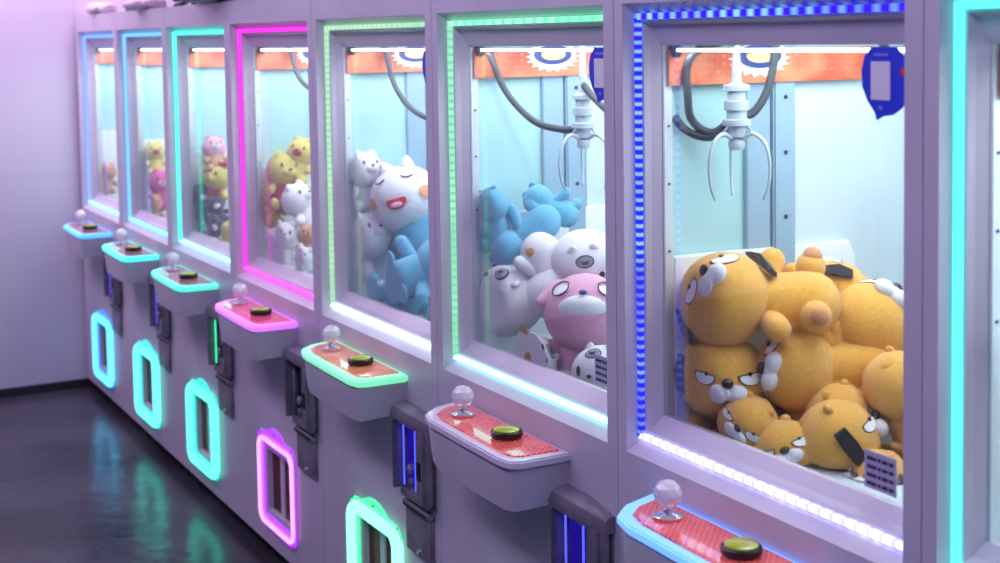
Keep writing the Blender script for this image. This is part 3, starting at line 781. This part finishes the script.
def put(k, kind, px, py, lx, rpx, face, up, label, cat='plush toy', group=None, **kw):
    """toy in machine k; lx = distance of the head from the machine's left side"""
    pos = at_x(px, py, (k-1)*W+lx); depth = (pos-CAM).dot(fwd); R = rpx*depth/FPX
    r, v = dirs(px); z = Vector((0, 0, 1))
    f = r*face[0]+z*face[1]+v*face[2]; u = r*up[0]+z*up[1]+v*up[2]
    if 'limbs' in kw:
        Bi = basis(f, u).to_3x3().inverted(); kw['limbs'] = {a: Bi @ (r*b_[0]+z*b_[1]+v*b_[2]) for a, b_ in kw['limbs'].items()}
    if 'bw' in kw: b_ = kw['bw']; kw['bw'] = r*b_[0]+z*b_[1]+v*b_[2]
    o = toy(kind, pos, f, u, R, label, cat, group, k=k, **kw)
    print('TOY', k, kind, [round(a, 3) for a in (pos.x-(k-1)*W, pos.y, pos.z, R)])
    return o
G7 = 'orange plush dogs piled in the blue-lit machine'
put(7, 'dog', 721, 376, .150, 46, (.10, .0, 1), (0, 1, 0), 'orange plush dog facing forward upright in the lower left corner of the pile', 'plush dog', G7, bw=(.3, -.6, -1))
put(7, 'dog', 723, 299, .160, 49, (-.5, .62, .6), (-.35, .48, -.79), 'orange plush dog lying on its back across the top left of the pile', 'plush dog', G7, bw=(1, -.05, -.1), limbs={})
put(7, 'dog', 796, 369, .25, 42, (-.78, .08, .62), (-.58, .2, -.75), 'orange plush dog in the middle lying sideways with its face turned left', 'plush dog', G7, bw=(1, .05, -.15))
put(7, 'dog', 748, 425, .25, 32, (-.38, .05, .9), (.5, .85, .1), 'small orange plush dog peeking up behind the window edge, tilted left', 'plush dog', G7, bw=(0, -.6, -1))
put(7, 'dog', 784, 452, .32, 34, (.0, .25, .95), (-.38, .92, .0), 'orange plush dog at the bottom middle with only its tilted face showing', 'plush dog', G7, bw=(0, -.6, -1))
put(7, 'dog', 838, 440, .38, 43, (.72, .55, -.2), (-.6, .75, .1), 'orange plush dog at the lower right seen from the back of its round head', 'plush dog', G7, bw=(.2, -.7, -1))
put(7, 'dog', 880, 480, .48, 32, (-.75, .2, .66), (.1, 1, 0), 'orange plush dog in the bottom right corner behind the price label', 'plush dog', G7, bw=(.3, -.9, -.5))
put(7, 'dog', 872, 322, .30, 42, (.5, .75, .1), (.2, .2, -.9), 'orange plush dog at the upper right turned face up and away', 'plush dog', G7, bw=(-.25, -.5, .2))
put(7, 'dog', 898, 385, .42, 36, (.6, .3, -.6), (.2, .9, 0), 'orange plush dog cut off by the right window post, mid height', 'plush dog', G7, bw=(.3, -.9, 0))
put(7, 'dog', 836, 296, .20, 36, (.0, .75, -.65), (.9, -.1, .1), 'orange plush dog lying flat on its back at the top of the pile, muzzle up', 'plush dog', G7, bw=(-1, -.05, 0))
put(7, 'dog', 816, 322, .22, 26, (.5, .4, .2), (.55, .2, -.4), 'small orange plush dog wedged at the top centre, black ear folded over', 'plush dog', G7, bw=(-.3, -1, -.4))
# more dogs lower in the heap, filling the machine
def fill(k, kind, n, labels, group, R=.072, z=1.07, cat='plush toy'):
    rnd = random.Random(k*13+n)
    spots = [(.20, .46), (.34, .30), (.36, .56), (.54, .40), (.55, .64), (.70, .28), (.70, .55), (.20, .66), (.50, .20), (.70, .16)]
    for i in range(n):
        x_, y_ = spots[i]
        a = rnd.uniform(0, 2*PI); f = Vector((math.cos(a), math.sin(a), rnd.uniform(-.1, .5))); u = Vector((rnd.uniform(-.6, .6), rnd.uniform(-.6, .6), 1))
        toy(kind if isinstance(kind, str) else kind[i % len(kind)], Vector(((k-1)*W+x_, y_, z+rnd.uniform(0, .02))), f, u, R*rnd.uniform(.9, 1.05), labels, cat, group, bodydir=(rnd.uniform(-1, 1), 1, -.05), k=k)
fill(7, 'dog', 5, 'orange plush dog buried in the heap of orange dogs, mostly hidden', 'orange dogs hidden under the pile', cat='plush dog')

put(6, 'cat', 507, 300, .155, 37, (-.3, .95, -.1), (0, -.05, 1), 'round white plush cat with a grey coin on its forehead, left of the pink rabbit', 'plush cat', bw=(0, -.3, -1))
put(6, 'cat', 584, 258, .30, 31, (.1, -.62, .79), (-.1, .79, .62), 'white plush cat with grey coin emblem at the upper right, above the pink rabbit', 'plush cat', bw=(.2, -.5, -1))
put(6, 'whitegold', 552, 292, .25, 28, (-.5, .5, -.6), (.5, -.5, -.4), 'plain white plush body with golden feet lying between the two white cats', 'plush toy', bw=(-.25, .9, -.2), limbs={'leg1': (-.4, .6, .6), 'leg-1': (.2, .4, .8)})
put(6, 'bunny', 585, 313, .40, 42, (-.05, .5, .85), (.05, .85, -.5), 'pink plush rabbit with round spectacles drawn on a white face', 'plush rabbit', bw=(-.1, -1, -.1))
put(6, 'cat', 530, 362, .36, 28, (.35, .2, .9), (.8, .5, .1), 'white plush cat lying low behind the window ledge with golden paws', 'plush cat', bw=(-1, .25, 0))
put(6, 'cat', 604, 374, .55, 32, (-.5, .2, .8), (-.1, 1, 0), 'white plush cat with black eyes behind the price label', 'plush cat', bw=(.2, -.6, -.9))
put(6, 'bluefull', 490, 205, .115, 19, (-.5, .6, -.4), (-.4, .7, .1), 'pale blue plush toy at the back left leaning on the glass side', 'plush toy', bw=(.2, -1, -.3))
put(6, 'bluefull', 510, 250, .13, 22, (-.5, .1, -.7), (-.6, -.7, .1), 'sky blue plush toy lying on its front with its back to the window', 'plush toy', bw=(.72, .6, -.1), limbs={'arm1': (.8, -.3, .5)})
put(6, 'bluefull', 538, 200, .13, 16, (.1, .4, -.6), (-.8, .5, .1), 'smaller sky blue plush toy sprawled above the upper white cat', 'plush toy', bw=(.85, -.45, 0))
fill(6, ['cat', 'bunny'], 5, 'white or pink plush toy buried low in the heap of the green-lit machine', 'toys hidden under the white and pink pile', z=1.07)

put(5, 'blue', 405, 199, .21, 36, (-.3, .2, .9), (-.22, .95, -.1), 'blue plush creature with laughing white face, red open mouth and closed eyes', 'plush toy', bw=(.45, -.9, .1), limbs={'arm-1': (-.3, -.5, -.9)})
put(5, 'whiteb', 364, 170, .10, 19, (.4, .3, .8), (0, 1, 0), 'white plush bear at the back left above the others in the mint-lit machine', 'plush toy', bw=(0, -1, -.4))
put(5, 'whiteb', 370, 235, .13, 24, (.4, .5, .8), (-.2, 1, 0), 'white plush bear beside the laughing blue toy, lower left', 'plush toy', bw=(0, -.6, -.8))
put(5, 'bluefull', 374, 288, .22, 15, (.2, .6, .7), (-.4, .9, 0), 'small deep blue plush toy low at the left corner of the window', 'plush toy', bw=(.5, -.5, -.5))
put(5, 'bluefull', 440, 262, .45, 26, (.4, .6, .5), (.8, .2, -.1), 'blue plush toy with a thick arm lying towards the left under the laughing one', 'plush toy', bw=(-.8, -.35, .0))
put(5, 'bluefull', 412, 304, .42, 13, (.1, .9, .4), (-.9, .2, 0), 'blue plush toy lying flat along the bottom of the window', 'plush toy', bw=(.8, -.3, 0))
fill(5, ['bluefull', 'whiteb'], 5, 'blue or white plush toy buried low in the mint-lit machine', 'toys hidden under the blue pile', z=1.07)

put(4, 'yellow', 284, 170, .13, 19, (.3, .1, .9), (.1, 1, 0), 'yellow plush bear with red snout and bow in the magenta-lit machine', 'plush toy')
put(4, 'yellowplain', 302, 152, .16, 15, (-.3, .2, .9), (.2, 1, 0), 'pale yellow plush bear peeking over at the top of the magenta-lit machine', 'plush toy')
put(4, 'whiteb', 298, 200, .24, 18, (.5, .5, .6), (-.3, 1, 0), 'white plush toy leaning on its neighbour, higher of the two in the magenta-lit machine', 'plush toy')
put(4, 'whiteb', 284, 238, .26, 17, (-.1, .3, .9), (.1, 1, 0), 'white plush bear sitting low at the left in the magenta-lit machine', 'plush toy')
put(4, 'yellowplain', 272, 196, .10, 14, (.2, .1, .9), (.1, 1, 0), 'yellow plush bear at the left edge under the red-snouted one', 'plush toy')
put(4, 'whiteb', 270, 244, .16, 14, (.2, .3, .9), (-.2, 1, 0), 'white plush bear in the lower left corner of the magenta-lit window', 'plush toy')
put(4, 'whiteb', 300, 258, .46, 13, (-.2, .4, .8), (.4, .9, 0), 'white plush bear lowest along the window ledge of the magenta-lit machine', 'plush toy')
put(4, 'tan', 308, 236, .42, 12, (.0, .3, .9), (.1, 1, 0), 'small orange-tan plush toy low at the right of the magenta-lit window', 'plush toy')
fill(4, ['whiteb', 'yellowplain', 'dark'], 5, 'plush toy buried low in the magenta-lit machine', 'toys hidden low in the magenta machine', z=1.07)
put(3, 'yellow', 217, 176, .14, 16, (-.5, .1, .85), (.15, 1, 0), 'yellow plush bear with red bow and red shirt in the turquoise-lit machine', 'plush toy')
put(3, 'pinkhat', 214, 148, .12, 12, (.2, .4, .9), (0, 1, 0), 'pale pink plush bear at the top of the turquoise-lit machine', 'plush toy')
put(3, 'dark', 197, 196, .11, 13, (.4, .1, .9), (0, 1, 0), 'dark grey plush bear at the left of the turquoise-lit machine', 'plush toy')
put(3, 'dark', 212, 226, .28, 13, (.1, .1, .9), (.3, 1, 0), 'dark grey plush bear low in front of the red-shirted bear', 'plush toy')
put(3, 'dark', 193, 222, .15, 11, (.4, .2, .9), (.1, 1, 0), 'dark grey plush bear in the lower left corner of the turquoise-lit window', 'plush toy')
put(3, 'dark', 214, 205, .19, 10, (.2, .1, .9), (-.4, 1, 0), 'dark grey plush bear squeezed under the red shirt', 'plush toy')
put(3, 'yellowplain', 228, 232, .45, 11, (.4, .1, .9), (.5, .8, 0), 'small yellow plush bear at the lower right of the turquoise-lit window', 'plush toy')
fill(3, ['dark', 'yellowplain'], 5, 'plush toy buried low in the turquoise-lit machine', 'toys hidden low in the turquoise machine', z=1.07)
put(2, 'yellowplain', 154, 152, .11, 11, (.2, .2, .9), (0, 1, 0), 'faint yellow plush bear at the top of the sky-blue-lit machine', 'plush toy')
put(2, 'pinkb', 160, 182, .16, 13, (.2, .1, .9), (.1, 1, 0), 'hot pink plush bear in the sky-blue-lit machine', 'plush toy')
put(2, 'tan', 152, 204, .26, 10, (.2, .1, .9), (.1, 1, 0), 'orange-tan plush bear low in the sky-blue-lit machine', 'plush toy')
fill(2, ['pinkb', 'tan'], 5, 'plush toy buried low in the sky-blue-lit machine', 'toys hidden low in the sky blue machine', z=1.07)
put(1, 'tan', 106, 172, .14, 10, (.2, .1, .9), (.1, 1, 0), 'orange-tan plush bear on top in the blue-lit machine by the wall', 'plush toy')
fill(1, ['tan', 'whiteb'], 5, 'plush toy buried low in the blue-lit machine by the wall', 'toys hidden low in the farthest machine', z=1.07)
put(8, 'cat', 1012, 352, .13, 34, (-.2, .2, .9), (0, 1, 0), 'white plush cat at the left edge of the nearest machine', 'plush cat')
put(8, 'yellowplain', 1016, 430, .19, 36, (-.1, .1, .9), (.1, 1, 0), 'yellow plush bear low at the left edge of the nearest machine', 'plush toy')
put(8, 'yellowplain', 1016, 510, .23, 30, (-.1, .1, .9), (.1, 1, 0), 'pale yellow plush bear at the bottom left of the nearest machine', 'plush toy')
fill(8, ['cat', 'yellowplain'], 5, 'plush toy buried low in the nearest machine', 'toys hidden low in the nearest machine', z=1.07)

# ------------------------------------------------------------------ clutter on the machine tops
def at_z(px, py, Z):
    d = fwd + rgt*((px-CPX)/FPX) - upv*((py-CPY)/FPX)
    return CAM + d*((Z-CAM.z)/d.z)
TZ = TOP
def bundle(px, X, sx, sy, sz, label, m, name, cat):
    p = at_x(px, 10, X); mb = MB(); rnd = random.Random(int(px))
    for i in range(5):
        mb.sph((rnd.uniform(-.5, .5)*sx, rnd.uniform(-.5, .5)*sy, sz*.45), (sx*.5, sy*.5, sz*.5), seg=14, rings=10, fn=lambda q: Vector((q.x, q.y, max(q.z, -.85)))*(1+.12*math.sin(q.x*9+q.y*7)))
    o = mb.build(name, m, None, True); o.location = (p.x, p.y, TZ); return tag(o, label, cat)
BAG = pbr('white_bag_plastic', (226, 206, 222), .4, bump=.3, bscale=40)
GREY = pbr('grey_bag', (150, 140, 168), .5, bump=.3, bscale=30)
bundle(103, .45, .10, .08, .06, 'crumpled white bag on top of the farthest claw machine', BAG, 'plastic_bag', 'bag')
bundle(146, 1.35, .12, .10, .05, 'pinkish white bag on top of the second machine from the wall', BAG, 'plastic_bag', 'bag')
bundle(207, 2.35, .30, .20, .15, 'large grey-lilac bag lying on top of the turquoise-lit machine', GREY, 'plastic_bag', 'bag')
bx_ = empty('small_box', (.86, .10, TZ), 'small dark green box with open lid on the machine top beside a white bag', 'box')
MB().box((-.045, -.035, 0), (.045, .035, .07), .004).build('carton', pbr('dark_green_card', (34, 52, 60), .5, var=.2), bx_)
MB().box((-.045, .03, .068), (.045, .036, .105), .001).build('lid', pbr('grey_card', (96, 90, 110), .6), bx_)
m = MB(); m.tube(spline([(-.14, 0, .012), (-.08, .03, .03), (0, -.02, .014), (.08, .02, .04), (.15, 0, .013)], 8), .012, 10)
o = m.build('coiled_cable', pbr('dark_cable', (60, 36, 52), .5), None, True); o.location = (1.62, .12, TZ); tag(o, 'dark reddish cable lying on top between the white and the grey bag', 'cable')
gb = empty('green_pouch', (2.98, .16, TZ), 'dark green pouch on the machine top right of the grey bag', 'pouch')
m = MB(); m.sph((0, 0, .045), (.09, .06, .05), seg=16, rings=12, fn=lambda q: Vector((q.x, q.y, max(q.z, -.85)))); m.build('pouch_body', pbr('dark_green_cloth', (20, 50, 46), .7, var=.3, vscale=20), gb, True)
m = MB(); m.tube([(-.07, -.03, .08), (0, -.04, .098), (.07, -.03, .08)], .004, 6); m.build('zip', STEELD, gb, True)

# ------------------------------------------------------------------ lights
def area(loc, rot, sx, sy, col, e, name='overhead_fill'):
    l = bpy.data.lights.new(name, 'AREA'); l.shape = 'RECTANGLE'; l.size = sx; l.size_y = sy; l.color = s2l(col)[:3]; l.energy = e
    o = bpy.data.objects.new(name, l); C.objects.link(o); o.location = loc; o.rotation_euler = rot; return o
for i in range(1, 9):
    area(((i-1)*W+.43, .42, 1.84), (0, 0, 0),   .6, .5, (238, 248, 255), 7.5, 'cabinet_fill')  # added fill under the cabinet roof, brightens the inside beside the tube
    area(((i-1)*W+.43, .105, 1.80), (math.radians(28), 0, 0), .68, .012, (244, 250, 255), 1.1, 'front_lamp')
area((4.7, -1.5, 2.94), (math.radians(26), 0, 0), 6.2, .7, (212, 196, 240), 92)
area((.42, -1.0, 2.96), (0, math.radians(4), 0), .6, 3.0, (238, 202, 242), 62)  # added pink wash that brightens the upper end wall, no known fixture
area((4.6, .5, 2.97), (0, 0, 0), 6.0, .6, (228, 196, 240), 22)
w = bpy.data.worlds.new('world'); bpy.context.scene.world = w; w.use_nodes = True
bg = w.node_tree.nodes['Background']; bg.inputs[0].default_value = s2l((126, 132, 215)); bg.inputs[1].default_value = .30
sc = bpy.context.scene
sc.view_settings.view_transform = 'Standard'; sc.view_settings.look = 'None'
sc.view_settings.exposure = .08; sc.view_settings.gamma = 1
sc.cycles.use_denoising = True
sc.cycles.max_bounces = 8; sc.cycles.transparent_max_bounces = 16
